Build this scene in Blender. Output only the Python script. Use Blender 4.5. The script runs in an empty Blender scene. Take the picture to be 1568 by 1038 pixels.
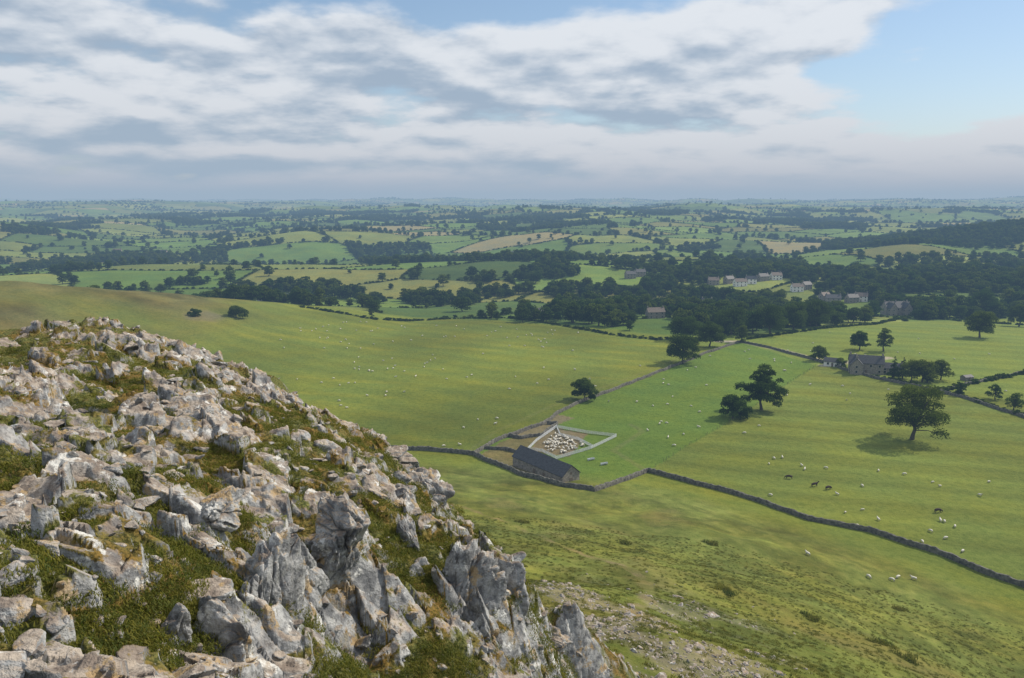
import bpy, math, numpy as np, random, time
from mathutils import Vector, Matrix
T0=time.time()
random.seed(7); RNG=np.random.default_rng(11)
scene=bpy.context.scene
scene.view_settings.view_transform='Standard'; scene.view_settings.look='None'; scene.view_settings.exposure=0
CAMZ=90.0; PITCH=math.radians(10.0); FPX=1195.0
# ------------------------------------------------------------------ noise
def _h(ix,iy,s):
    ix=ix.astype(np.int64).astype(np.uint32); iy=iy.astype(np.int64).astype(np.uint32)
    h=ix*np.uint32(374761393)+iy*np.uint32(668265263)+np.uint32((s*2246822519+3266489917)&0xffffffff)
    h=(h^(h>>np.uint32(13)))*np.uint32(1274126177)
    h=(h^(h>>np.uint32(15)))*np.uint32(2246822519)
    h=h^(h>>np.uint32(13))
    return h.astype(np.float64)/4294967296.0
def vnoise(x,y,s=0):
    x=np.asarray(x,float); y=np.asarray(y,float)
    ix=np.floor(x); iy=np.floor(y); fx=x-ix; fy=y-iy
    fx=fx*fx*fx*(fx*(fx*6-15)+10); fy=fy*fy*fy*(fy*(fy*6-15)+10)
    a=_h(ix,iy,s); b=_h(ix+1,iy,s); c=_h(ix,iy+1,s); d=_h(ix+1,iy+1,s)
    return (a*(1-fx)+b*fx)*(1-fy)+(c*(1-fx)+d*fx)*fy
def fbm(x,y,o=4,s=0):
    x=np.asarray(x,float); y=np.asarray(y,float)
    v=0;a=.5;t=0
    for i in range(o):
        v=v+a*vnoise(x,y,s+i*17); t+=a; a*=.5
        x,y=(x*1.6-y*1.2)+5.3,(x*1.2+y*1.6)+1.7
    return v/t*2-1
def sst(a,b,x):
    t=np.clip((x-a)/(b-a),0,1); return t*t*(3-2*t)
def cells(x,y,s):
    """jittered-grid voronoi: F1, F2-F1, id rand a,b,c, centre offset"""
    x=np.asarray(x,float); y=np.asarray(y,float)
    ix=np.floor(x); iy=np.floor(y)
    f1=np.full(x.shape,9.);f2=np.full(x.shape,9.);cx=np.zeros(x.shape);cy=np.zeros(x.shape)
    bi=np.zeros(x.shape);bj=np.zeros(x.shape)
    for i in (-1,0,1):
        for j in (-1,0,1):
            jx=ix+i; jy=iy+j
            px=jx+.1+.8*_h(jx,jy,s); py=jy+.1+.8*_h(jx,jy,s+1)
            d=np.hypot(px-x,py-y)
            n=d<f1
            f2=np.where(n,f1,np.minimum(f2,d)); f1=np.where(n,d,f1)
            cx=np.where(n,px,cx);cy=np.where(n,py,cy);bi=np.where(n,jx,bi);bj=np.where(n,jy,bj)
    return f1,f2-f1,_h(bi,bj,s+2),_h(bi,bj,s+3),_h(bi,bj,s+4),x-cx,y-cy
# ------------------------------------------------------------------ terrain
SPX=[-1500,-900,-600,-450,-328,-240,-167,-80]
SPY=[150,280,380,430,499,560,613,680]
SPH=[70,60,55,49,39,24,10,0]
EB=[-180,-60,-40,-33,-15,-4,5.6,10.4,16.8,22.3,27.6,33.6,45,180]
ER=[700,720,700,665,655,608,556,530,533,609,711,807,900,900]
def brg(x,y): return np.degrees(np.arctan2(x,y))
def hillpart(x,y):
    r=np.hypot(x,y); b=brg(x,y)
    R=np.interp(b,[-180,-60,-8,10,35,60,180],[230,290,278,256,209,205,230])
    return 84*np.clip(1-r/R,0,1)**1.6
def H(x,y):
    x=np.asarray(x,float);y=np.asarray(y,float)
    r=np.hypot(x,y)
    hp=hillpart(x,y)
    z=hp.copy()
    hm=sst(0,6,hp)
    z+=hm*(fbm(x/26,y/26,3,5)*1.6+fbm(x/7,y/7,3,9)*.4+fbm(x/2.2,y/2.2,2,10)*.12)*sst(2,30,r)
    yc=np.interp(x,SPX,SPY); hc=np.interp(x,SPX,SPH)
    d=(y-yc)*.8
    sp=hc*np.where(d<0,np.exp(-(d/170)**2),np.exp(-(d/85)**2))
    z+=sp*(1+.06*fbm(x/60,y/60,3,21))+sst(2,25,sp)*fbm(x/22,y/22,3,23)*.9
    z+=fbm(x/120,y/120,3,31)*1.3*(1-hm)
    q=np.maximum(r-650,0)
    z+=78*(1-np.exp(-q/4300.))
    z-=13*np.exp(-((r-800)/130.)**2)
    m=sst(800,1500,r)
    z+=m*(fbm(x/430,y/430,3,41)*34+fbm(x/1300+3,y/1300,2,43)*34)
    z+=sst(3000,8000,r)*(fbm(x/2600,y/2600,4,47)*62)
    z+=42*np.exp(-((x-930)/300)**2-((y-1500)/260)**2)
    z+=16*np.exp(-((x-40)/230)**2-((y-1120)/150)**2)
    z+=14*np.exp(-((x+560)/260)**2-((y-1150)/170)**2)
    z-=16*np.exp(-((x-480)/160)**2-((y-1900)/700)**2)
    return z
def raydir(px,py):
    u=(px-784)/FPX; v=(py-519)/FPX
    return np.array([u, math.cos(PITCH)-v*math.sin(PITCH), -math.sin(PITCH)-v*math.cos(PITCH)])
TT=np.exp(np.linspace(math.log(25),math.log(25000),5000))
def cast(px,py):
    """sight line from the summit to where it meets the ground"""
    d=raydir(px,py)
    g=H(d[0]*TT,d[1]*TT); zz=CAMZ+d[2]*TT
    k=np.argmax(zz<g)
    if not (zz<g).any(): k=len(TT)-1
    t=TT[k]
    return d[0]*t,d[1]*t,float(H(d[0]*t,d[1]*t))
def castl(l): return [cast(*p) for p in l]
def pip(x,y,poly):
    c=np.zeros(x.shape,bool); n=len(poly)
    for i in range(n):
        x1,y1=poly[i][0],poly[i][1]; x2,y2=poly[(i+1)%n][0],poly[(i+1)%n][1]
        if y1==y2: continue
        c^=((y1>y)!=(y2>y))&(x<(x2-x1)*(y-y1)/(y2-y1)+x1)
    return c
def dpl(x,y,pl):
    d=np.full(x.shape,1e9)
    for a,b in zip(pl[:-1],pl[1:]):
        ax,ay=a[0],a[1]; bx,by=b[0]-ax,b[1]-ay
        t=np.clip(((x-ax)*bx+(y-ay)*by)/(bx*bx+by*by+1e-9),0,1)
        d=np.minimum(d,np.hypot(x-ax-t*bx,y-ay-t*by))
    return d
# ------------------------------------------------------------------ node helpers
class NT:
    def __init__(s,name):
        s.m=bpy.data.materials.new(name); s.m.use_nodes=True; s.t=s.m.node_tree; s.t.nodes.clear()
        s.out=s.t.nodes.new('ShaderNodeOutputMaterial')
    def n(s,ty,ins=None,**kw):
        n=s.t.nodes.new(ty)
        for k,v in kw.items(): setattr(n,k,v)
        for k,v in (ins or {}).items():
            if isinstance(v,bpy.types.NodeSocket): s.t.links.new(v,n.inputs[k])
            else: n.inputs[k].default_value=v
        return n
    def noise(s,vec,scale,detail=4,rough=.55):
        return s.n('ShaderNodeTexNoise',{'Vector':vec,'Scale':scale,'Detail':detail,'Roughness':rough}).outputs[0]
    def ramp(s,f,a,b):
        return s.n('ShaderNodeMapRange',{0:f,1:a,2:b,3:0.,4:1.},interpolation_type='SMOOTHSTEP').outputs[0]
    def math(s,op,a,b=0.,c=None):
        d={0:a,1:b}
        if c is not None: d[2]=c
        return s.n('ShaderNodeMath',d,operation=op).outputs[0]
    def mix(s,f,a,b,bt='MIX'):
        n=s.t.nodes.new('ShaderNodeMix'); n.data_type='RGBA'; n.blend_type=bt
        for k,v in ((0,f),(6,a),(7,b)):
            if isinstance(v,bpy.types.NodeSocket): s.t.links.new(v,n.inputs[k])
            else: n.inputs[k].default_value=(v if k==0 else (*v,1) if len(v)==3 else v)
        return n.outputs[2]
    def surf(s,col,rough=.9,normal=None,spec=.2):
        p=s.n('ShaderNodeBsdfPrincipled',{'Base Color':col if isinstance(col,bpy.types.NodeSocket) else (*col,1),'Roughness':rough,'Specular IOR Level':spec})
        if normal is not None: s.t.links.new(normal,p.inputs['Normal'])
        s.t.links.new(p.outputs[0],s.out.inputs[0]); return s.m
    def bump(s,h,strength=.5,dist=.1,normal=None):
        d={'Height':h,'Strength':strength,'Distance':dist}
        if normal is not None:d['Normal']=normal
        return s.n('ShaderNodeBump',d).outputs[0]
def simple(name,col,scale=3.,var=.25,rough=.85,bump=.02):
    s=NT(name); g=s.n('ShaderNodeTexCoord').outputs['Object']
    a=s.noise(g,scale,5); b=s.noise(g,scale*6,2)
    f=s.math('ADD',s.math('MULTIPLY',a,.6),s.math('MULTIPLY',b,.4))
    c=s.mix(s.ramp(f,.35,.65),tuple(k*(1-var) for k in col),tuple(min(1,k*(1+var)) for k in col))
    return s.surf(c,rough,s.bump(b,.5,bump))
# ground
s=NT('grassland'); geo=s.n('ShaderNodeNewGeometry'); P=geo.outputs['Position']
att=s.n('ShaderNodeAttribute',attribute_name='Col').outputs['Color']
n1=s.noise(P,.035,5,.6); n2=s.noise(P,.45,5,.68); n3=s.noise(P,3.5,4,.75)
c=s.mix(s.ramp(n1,.35,.68),att,s.mix(1.,att,(1.20,1.06,.82),'MULTIPLY'))
c=s.mix(s.math('MULTIPLY',s.ramp(n2,.40,.68),.6),c,s.mix(1.,c,(.58,.68,.55),'MULTIPLY'))
c=s.mix(s.math('MULTIPLY',s.ramp(n3,.45,.65),.6),c,s.mix(1.,c,(1.5,1.38,1.3),'MULTIPLY'))
nn=s.bump(s.math('ADD',n2,s.math('MULTIPLY',n3,.3)),.8,.7)
M_ground=s.surf(c,.95,nn,.05)
# limestone
def limestone(name,use_grass):
    s=NT(name); geo=s.n('ShaderNodeNewGeometry')
    P=geo.outputs['Position']
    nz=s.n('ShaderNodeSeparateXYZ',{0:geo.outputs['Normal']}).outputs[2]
    a=s.noise(P,1.1,5,.6); b=s.noise(P,5.,6,.62); d=s.noise(P,24.,4,.65)
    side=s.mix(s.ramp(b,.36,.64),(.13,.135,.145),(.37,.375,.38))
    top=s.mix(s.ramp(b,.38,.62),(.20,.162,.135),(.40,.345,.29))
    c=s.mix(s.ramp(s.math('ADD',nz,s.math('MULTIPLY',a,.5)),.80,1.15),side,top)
    w=s.noise(P,2.3,7,.72)
    c=s.mix(s.math('MULTIPLY',s.ramp(w,.57,.63),.8),c,(.64,.64,.62))           # white lichen / fresh faces
    o=s.noise(s.n('ShaderNodeVectorMath',{0:P,1:(3.1,7.7,1.3)},operation='ADD').outputs[0],3.0,6,.7)
    c=s.mix(s.math('MULTIPLY',s.ramp(o,.565,.62),.6),c,(.40,.265,.10))             # orange lichen
    c=s.mix(s.math('MULTIPLY',s.ramp(d,.53,.69),.62),c,(.07,.066,.06))           # pits
    h=s.math('ADD',s.math('MULTIPLY',b,.9),s.math('MULTIPLY',d,.35))
    if use_grass: ga=s.n('ShaderNodeAttribute',attribute_name='grass').outputs['Fac']
    else: ga=.12
    gm=s.ramp(s.math('ADD',ga,s.math('ADD',s.math('MULTIPLY',b,1.0),s.math('MULTIPLY',d,.45))),.98,1.11)
    gm=s.math('MULTIPLY',gm,s.ramp(nz,.40,.68))
    gc=s.mix(s.ramp(d,.38,.62),(.040,.050,.014),(.145,.145,.045))
    gc=s.mix(s.ramp(a,.42,.62),gc,s.mix(1.,gc,(1.45,.92,.8),'MULTIPLY'))
    c=s.mix(gm,c,gc)
    return s.surf(c,.92,s.bump(h,.9,.08),.15)
M_crag=limestone('limestone_and_turf',True)
M_rock=limestone('limestone',False)
def foliage(name,dark,light,tr=.28):
    s=NT(name)
    att=s.n('ShaderNodeAttribute',attribute_name='tint').outputs['Fac']
    oi=s.n('ShaderNodeObjectInfo').outputs['Random']
    c=s.mix(att,dark,light)
    c=s.mix(oi,s.mix(1.,c,(.68,.82,.88),'MULTIPLY'),s.mix(1.,c,(1.6,1.35,.95),'MULTIPLY'))
    d=s.n('ShaderNodeBsdfDiffuse',{'Color':c}); t=s.n('ShaderNodeBsdfTranslucent',{'Color':s.mix(1.,c,(1.2,1.4,.6),'MULTIPLY')})
    m=s.n('ShaderNodeMixShader',{0:tr,1:d.outputs[0],2:t.outputs[0]})
    s.t.links.new(m.outputs[0],s.out.inputs[0]); return s.m
M_leaf=foliage('foliage',(.028,.048,.014),(.090,.125,.030))
M_leafd=foliage('dark_foliage',(.018,.034,.014),(.055,.084,.026))
M_blade=foliage('grass_blades',(.05,.062,.016),(.15,.155,.048),.35)
M_bark=simple('bark',(.09,.075,.06),2.)
M_wall=simple('drystone',(.12,.115,.10),1.2,.55,.95,.12)
M_stone=simple('stone_wall',(.24,.22,.19),1.5,.35,.9,.05)
M_slate=simple('slate',(.055,.058,.066),1.5,.3,.6,.03)
M_tile=simple('roof_tile',(.14,.115,.10),1.5,.3,.7,.03)
M_white=simple('white_render',(.70,.70,.68),1.5,.08,.8,.01)
M_glass=simple('window_glass',(.03,.035,.04),1.,.1,.15,.001)
M_frame=simple('painted_wood',(.5,.5,.48),2.,.1,.6,.003)
M_metal=simple('galvanised_steel',(.55,.58,.60),2.,.12,.5,.005)
M_wool=simple('wool',(.62,.59,.51),8.,.12,1.,.05)
M_face=simple('sheep_face',(.30,.27,.23),8.,.15,.9,.01)
M_cow=simple('cow_hide',(.045,.028,.02),2.,.3,.8,.01)
M_wood=simple('weathered_wood',(.16,.13,.10),3.,.3,.9,.01)
# ------------------------------------------------------------------ mesh helpers
def mesh_np(name,V,F,mats,midx=None,smooth=True):
    V=np.asarray(V,np.float32);F=np.asarray(F,np.int32); k=F.shape[1]
    me=bpy.data.meshes.new(name)
    me.vertices.add(len(V)); me.vertices.foreach_set('co',V.ravel())
    me.loops.add(F.size); me.loops.foreach_set('vertex_index',F.ravel())
    me.polygons.add(len(F)); me.polygons.foreach_set('loop_start',np.arange(len(F),dtype=np.int32)*k)
    for m in mats: me.materials.append(m)
    if midx is not None: me.polygons.foreach_set('material_index',np.asarray(midx,np.int32))
    me.polygons.foreach_set('use_smooth',np.full(len(F),smooth))
    me.update(calc_edges=True); me.validate()
    return me
def link(name,data,loc=(0,0,0),rz=0,sc=1,parent=None):
    o=bpy.data.objects.new(name,data); scene.collection.objects.link(o)
    o.location=loc; o.rotation_euler[2]=rz; o.scale=(sc,)*3 if not hasattr(sc,'__len__') else sc
    if parent: o.parent=parent
    return o
def proto(name,data): return bpy.data.objects.new(name,data)
def fattr(me,name,vals):
    a=me.attributes.new(name,'FLOAT','POINT'); a.data.foreach_set('value',np.asarray(vals,np.float32))
def instancer(name,protos,pts,rot,scl):
    n=len(pts)
    col=bpy.data.collections.new(name+'_kinds')
    for p in protos: col.objects.link(p)
    me=bpy.data.meshes.new(name); me.vertices.add(n); me.vertices.foreach_set('co',np.asarray(pts,np.float32).ravel())
    a=me.attributes.new('rot','FLOAT_VECTOR','POINT'); a.data.foreach_set('vector',np.asarray(rot,np.float32).ravel())
    a=me.attributes.new('scl','FLOAT_VECTOR','POINT'); a.data.foreach_set('vector',np.asarray(scl,np.float32).ravel())
    a=me.attributes.new('kind','INT','POINT'); a.data.foreach_set('value',RNG.integers(0,len(protos),n).astype(np.int32))
    o=link(name,me)
    ng=bpy.data.node_groups.new(name,'GeometryNodeTree')
    ng.interface.new_socket('Geometry',in_out='INPUT',socket_type='NodeSocketGeometry')
    ng.interface.new_socket('Geometry',in_out='OUTPUT',socket_type='NodeSocketGeometry')
    N=ng.nodes.new; L=ng.links.new
    gi=N('NodeGroupInput');go=N('NodeGroupOutput');iop=N('GeometryNodeInstanceOnPoints')
    ci=N('GeometryNodeCollectionInfo'); ci.inputs['Collection'].default_value=col
    ci.inputs['Separate Children'].default_value=True; ci.inputs['Reset Children'].default_value=True
    def na(nm,ty):
        q=N('GeometryNodeInputNamedAttribute'); q.data_type=ty; q.inputs['Name'].default_value=nm; return q.outputs[0]
    e=N('FunctionNodeEulerToRotation'); L(na('rot','FLOAT_VECTOR'),e.inputs[0])
    L(gi.outputs[0],iop.inputs['Points']); L(ci.outputs[0],iop.inputs['Instance'])
    iop.inputs['Pick Instance'].default_value=True
    L(na('kind','INT'),iop.inputs['Instance Index']); L(e.outputs[0],iop.inputs['Rotation']); L(na('scl','FLOAT_VECTOR'),iop.inputs['Scale'])
    L(iop.outputs[0],go.inputs[0])
    md=o.modifiers.new('instances','NODES'); md.node_group=ng
    return o
def zrot(n): 
    r=np.zeros((n,3)); r[:,2]=RNG.uniform(0,6.283,n); return r
def polar(angles,radii,closed=True):
    A=np.radians(angles); na=len(A); nr=len(radii)
    RR,AA=np.meshgrid(radii,A,indexing='ij')
    X=(RR*np.sin(AA)).ravel(); Y=(RR*np.cos(AA)).ravel()
    i=np.arange(nr-1)[:,None]; j=np.arange(na)[None,:]; j2=(j+1)%na
    F=np.stack([i*na+j,(i+1)*na+j,(i+1)*na+j2,i*na+j2],-1).reshape(-1,4)[:,::-1]
    return X,Y,F
# ------------------------------------------------------------------ plan: field layout
wallA=castl([(560,684),(605,688),(660,690),(725,697),(760,712),(800,728),(860,745),(910,753),(945,740),(990,722),(1050,738),(1120,757),(1180,775),(1240,797),(1330,815),(1440,850),(1568,900),(1720,962)])
wallB=castl([(725,697),(765,674),(830,651),(852,634),(900,612),(960,590),(1030,562),(1080,542),(1135,524)])
wallC=castl([(1135,524),(1180,534),(1240,550),(1290,565),(1340,580),(1400,592),(1470,608),(1568,640),(1720,690)])
lineD=castl([(995,720),(1050,685),(1110,650),(1180,605),(1250,560)])
centre=wallB+lineD[::-1]+wallA[3:10][::-1]
rightf=lineD+wallC[3:]+wallA[9:][::-1]
yard=castl([(735,697),(768,676),(830,653),(862,656),(800,690),(806,712),(870,738),(890,748),(800,728)])
pen_in=castl([(846,655),(900,664),(872,700),(808,690)])
path=castl([(690,772),(740,788),(790,805),(830,820),(850,832),(900,852),(960,868),(985,885),(995,908),(965,945)])
road=castl([(1100,523),(1135,523),(1190,535),(1262,553)]); road2=castl([(1262,560),(1290,556),(1360,548)])
rutB=castl([(720,690),(760,660),(850,620),(960,580),(1050,545),(1120,520)])
track=castl([(965,650),(985,660),(940,690),(990,722)])
# ------------------------------------------------------------------ ground sheet
ang=np.concatenate([np.arange(-44,44,.115),np.arange(44,316,3.)])
rad=np.concatenate([np.geomspace(2,60,110)[:-1],np.geomspace(60,1000,560)[:-1],np.geomspace(1000,6000,330)[:-1],np.geomspace(6000,32000,110)])
X,Y,F=polar(ang,rad)
Z=H(X,Y); R=np.hypot(X,Y); HP=hillpart(X,Y); B=brg(X,Y)
def fieldcells(x,y):
    wx=x+fbm(x/300,y/300,2,61)*60; wy=y+fbm(x/300+9,y/300,2,62)*60
    a=.35; u=(wx*math.cos(a)+wy*math.sin(a)); v=(-wx*math.sin(a)+wy*math.cos(a))
    return cells(u/170,v/125,71)
f1,fe,ra,rb,rc,_,_=fieldcells(X,Y)
pal=np.array([(.090,.155,.036),(.115,.178,.044),(.075,.125,.036),(.13,.168,.05),(.060,.10,.03),(.155,.195,.058),(.135,.15,.05),(.095,.16,.04)])
far=pal[(ra*len(pal)).astype(int)%len(pal)]*(.8+.35*rb)[:,None]
far=far*(1+.25*fbm(X/35,Y/35,4,64)[:,None])
far=np.where(((rc>.95)&(R>1300))[:,None],np.array([.21,.20,.11]),far)
edge=sst(.0,.05,fe)[:,None]; far=far*edge+np.array([.03,.048,.018])*(1-edge)
C=np.tile(np.array([.118,.152,.029]),(len(X),1))
nb=fbm(X/45,Y/45,4,81)[:,None]; nb2=fbm(X/110+4,Y/110,3,80)[:,None]
C=C*(1+.26*nb)*(1+.30*nb2)
C=C*(1+.20*sst(.1,.5,fbm((X-Y*.3)/60,(Y+X*.3)/9,4,82))[:,None]*np.array([1.2,.6,0.]))
st0=np.sin((X*.55+Y*.84)/2.9+1.5*fbm(X/60,Y/60,2,3)); C=C*(1+.05*st0[:,None])
stripe=np.sin((X*.3+Y*.95)/3.3)+.6*np.sin((X*.3+Y*.95)/1.37+2*fbm(X/50,Y/50,2,4))
mk=pip(X,Y,rightf); C[mk]=(np.array([.124,.158,.034])*(1+.20*nb)*(1+.10*stripe[:,None]))[mk]
mk=pip(X,Y,centre); C[mk]=(np.array([.096,.155,.029])*(1+.16*nb)*(1+.04*st0[:,None]))[mk]
beyondC=(dpl(X,Y,wallC)<500)&(X>120)&(R>420)&(R<np.interp(B,EB,ER)+20)&~pip(X,Y,rightf)&~pip(X,Y,centre)
C[beyondC]=(np.array([.135,.182,.038])*(1+.12*nb)*(1+.07*stripe[:,None]))[beyondC]
# spur: rough olive pasture
spm=sst(3,22,Z)*(HP<1)*(R<900)*(X<0); spm=(spm*(.75+.6*fbm(X/60,Y/60,3,83)))[:,None].clip(0,1)
C=C*(1-spm)+np.array([.112,.106,.038])*(1+.6*fbm(X/18,Y/18,5,84)[:,None])*spm
scar=castl([(312,484)])[0]; sm=sst(15,7,np.hypot(X-scar[0],(Y-scar[1])*.7)+3*fbm(X/5,Y/5,3,12))[:,None]; C=C*(1-sm*.6)+np.array([.15,.13,.09])*sm*.6
# home hill
hm=np.clip(sst(.05,2.5,HP),0,1)[:,None]
th=np.radians(B)*R
ter=fbm(th/9,Z/1.1,4,85)[:,None]; pt=fbm(X/14,Y/14,4,86)[:,None]; pt2=fbm(X/2.6,Y/2.6,4,87)[:,None]
hc=np.array([.118,.142,.034])*(1+.25*pt)+np.array([.06,.045,.02])*np.clip(pt2,0,1)
hc=hc*(1+.42*ter)*(1-.25*np.clip(-pt2,0,1)); dk=sst(.05,.55,fbm(X/8,Y/8,5,88))[:,None]; hc=hc*(1-.28*dk)
br=sst(.15,.6,fbm(X/20+4,Y/20,5,89))[:,None]; hc=hc*(1-.5*br)+np.array([.165,.143,.058])*.5*br
C=C*(1-hm)+hc*hm
def stonyf(x,y):
    r=np.hypot(x,y); b=brg(x,y)
    return sst(-.05,.30,fbm(x/6,y/6,5,90)+.45*sst(105,40,r)-.12)*sst(125,65,r)*sst(15,7,np.abs(b-9))
stony=stonyf(X,Y)[:,None]
C=C*(1-stony*.7)+np.array([.19,.175,.14])*(1+.4*pt2)*stony*.7
def strip(pl,w,col,k=1.,nz=.5,brk=0.):
    global C
    near=(R<1400); d=np.full(X.shape,1e6); d[near]=dpl(X[near],Y[near],pl)
    m=sst(w*1.4,w*.6,d+fbm(X/3,Y/3,3,91)*w*nz)*k
    if brk: m=m*(1-brk*sst(-.25,.25,fbm(X/5,Y/5,3,93)))
    m=m[:,None]; C=C*(1-m)+np.array(col)*m
strip(path,.75,(.19,.155,.09),.75,1.4,.75); strip(road,3.2,(.36,.33,.30),.9,.1); strip(road2,3.,(.36,.33,.30),.8,.1)
strip(rutB,.8,(.14,.15,.06),.35); strip(track,1.2,(.13,.14,.06),.4)
mk=pip(X,Y,yard); C[mk]=(np.array([.135,.125,.06])*(1+.3*nb+.2*pt2))[mk]
mk=pip(X,Y,pen_in); C[mk]=(np.array([.15,.13,.085])*(1+.2*nb))[mk]
w=castl([(780,668),(800,660),(852,634),(880,640),(850,652),(820,668)]); mk=pip(X,Y,w); C[mk]=np.array([.15,.135,.085])
er=np.interp(B,EB,ER)
mf=sst(0,14,R-er)[:,None]; C=C*(1-mf)+far*mf
me=mesh_np('ground',np.stack([X,Y,Z],1),F,[M_ground])
ca=me.color_attributes.new('Col','FLOAT_COLOR','POINT'); ca.data.foreach_set('color',np.concatenate([C,np.ones((len(C),1))],1).astype(np.float32).ravel())
link('ground',me)
print('ground',time.time()-T0)
# ------------------------------------------------------------------ crag
cp=[(-100,1038,4.3),(200,1038,5.0),(330,1038,5.6),(420,1038,6.8),(500,1038,9.2),(620,1038,9.6),(720,1038,10.),(785,1038,11.),(840,1038,18),
(0,900,5.5),(200,900,6.2),(350,900,7.1),(430,900,8.),(490,900,10.4),(550,900,10.3),(620,900,11.),(700,900,11.4),(785,900,12.),(820,905,19),(880,925,25),
(0,800,7),(200,800,8),(400,800,9.3),(520,800,10.4),(620,805,12.5),(720,815,13.8),(780,850,14.),
(0,700,9.5),(200,700,11),(400,700,13),(560,705,16),(640,755,17.5),(0,600,14),(200,600,16.5),(400,610,21),(500,650,21.5),(590,685,21),
(-150,560,18),(0,535,19.5),(70,505,23),(150,498,25),(250,522,26),(330,562,26),(430,584,27)]
cps=[]
for a,b,t in cp:
    d=raydir(a,b)*t; cps.append((d[0],d[1],-d[2]))
cps+=[(0,0,1.75),(-2,1.5,1.9),(0,2.6,2.4),(1,4,4.2),(1.5,7,7.2),(-1,5.5,3.9),(3,4,6.5),(6,10,13.5),(1.8,12,10.5),(2.2,16,14),(4,16,15.5),(2,22,16),(-2,27,16),(-7,32,15),(-14,34,13),(-22,36,13),(-34,34,12),(-30,20,5),(-20,8,3.2),(-10,3,2.7),(-5,-8,4),(5,-8,8.5),(0,-12,6),(15,-5,15),(12,4,14),(-20,-15,9),(9,20,18),(20,20,22),(0,40,25),(-40,5,12),(-30,-25,16),(10,-25,18)]
cps=np.array(cps); n=len(cps)
D=np.hypot(cps[:,None,0]-cps[None,:,0],cps[:,None,1]-cps[None,:,1])
Am=np.zeros((n+1,n+1)); Am[:n,:n]=-D-np.eye(n)*.02; Am[:n,n]=1;Am[n,:n]=1
wt=np.linalg.solve(Am,np.append(cps[:,2],0))
def crag(x,y):
    x=np.asarray(x,float);y=np.asarray(y,float)
    dr=np.full(x.shape,wt[n])
    for i in range(n): dr-=wt[i]*np.hypot(x-cps[i,0],y-cps[i,1])
    r=np.hypot(x,y)
    z=CAMZ-dr-20*sst(32,48,r)
    wx=x+fbm(x/1.1,y/1.1,3,101)*.35; wy=y+fbm(x/1.1+7,y/1.1,3,102)*.35
    vis=sst(1.5,4,r)
    g=fbm(x/1.9,y/1.9,4,103)*.8+fbm(x/.5,y/.5,3,104)*.55
    f,e,a,b,c,dx,dy=cells(wx/1.9,wy/1.5,111)
    big=((a-.5)*.50+(b-.6)*dx*.95+(c-.25)*dy*.9)
    f2,e2,a2,b2,c2,dx2,dy2=cells(wx/.62+3,wy/.52,121)
    mid=((a2-.5)*.27+(b2-.5)*dx2*.55+(c2-.4)*dy2*.50)-.06*sst(.10,.0,e2)
    f3,e3,a3,b3,c3,dx3,dy3=cells(wx/.21,wy/.18+5,131)
    sml=((a3-.5)*.07+(b3-.5)*dx3*.15+(c3-.5)*dy3*.15)
    grass=np.clip(.44+g*1.0-(a-.5)*.4-(a2-.5)*.75-.2*(a3-.5)+.40*sst(.16,0,e2)-.03*sst(9,20,r),0,1)
    rk=1-sst(.42,.66,grass)*.9
    z=z+vis*(big*.50+mid*(.22+.9*rk)+sml*(.12+.95*rk)+fbm(x/.12,y/.12,3,141)*.014+fbm(x/.5,y/.5,3,142)*.05)
    return z,grass
ang=np.concatenate([np.arange(-42,18,.09),np.arange(18,318,1.5)])
rad=np.concatenate([np.geomspace(.25,3.2,40)[:-1],np.geomspace(3.2,34,860)[:-1],np.linspace(34,50,20)])
X2,Y2,F2=polar(ang,rad)
Z2,G2=crag(X2,Y2)
me=mesh_np('limestone_crag',np.stack([X2,Y2,Z2],1),F2,[M_crag]); fattr(me,'grass',G2); link('limestone_crag',me)
print('crag',time.time()-T0)
# ------------------------------------------------------------------ rocks
import bmesh
def ico(sub):
    bm=bmesh.new(); bmesh.ops.create_icosphere(bm,subdivisions=sub,radius=1); 
    V=np.array([v.co[:] for v in bm.verts]); Fc=np.array([[v.index for v in f.verts] for f in bm.faces]); bm.free(); return V,Fc
ICO={k:ico(k) for k in (3,4,6)}
def n3(p,s,sc):
    return (fbm(p[:,0]*sc+p[:,2]*sc*.7,p[:,1]*sc-p[:,2]*sc*.6,4,s)+fbm(p[:,1]*sc+11,p[:,2]*sc+p[:,0]*.5*sc,4,s+5)+fbm(p[:,2]*sc-7,p[:,0]*sc+3,4,s+9))/3
def rockmesh(name,seed,sub,rough=.16,planes=11,fl=1.):
    V,Fc=ICO[sub]; rg=np.random.default_rng(seed)
    nr=rg.normal(size=(planes,3)); nr/=np.linalg.norm(nr,axis=1)[:,None]; dd=rg.uniform(.55,1.,planes)
    dt=V@nr.T; rr=np.where(dt>.05,dd/np.maximum(dt,.05),9).min(1); rr=np.minimum(rr,1.35)
    P=V*rr[:,None]
    P=P*(1+rough*n3(P+seed,seed,1.3)*1.6+rough*.5*n3(P+seed,seed+3,4.))[:,None]
    if sub>4:
        f,e,a,b,c,dx,dy=cells(P[:,0]*1.9+P[:,1]*1.4+seed,P[:,2]*1.1+P[:,1]*.8,seed)
        f,e2,a2,b2,c2,dx2,dy2=cells(P[:,0]*4.9+P[:,1]*3.4+seed,P[:,2]*3.0+P[:,1]*1.8,seed+40)
        P=P*(1+(a-.5)*.26+(b-.5)*dx*.3-.14*sst(.14,0,e)+(a2-.5)*.08+(b2-.5)*dx2*.16-.04*sst(.12,0,e2)+.045*n3(P,seed+8,9.))[:,None]
    return mesh_np(name,P,Fc,[M_rock],smooth=sub>4)
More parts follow.
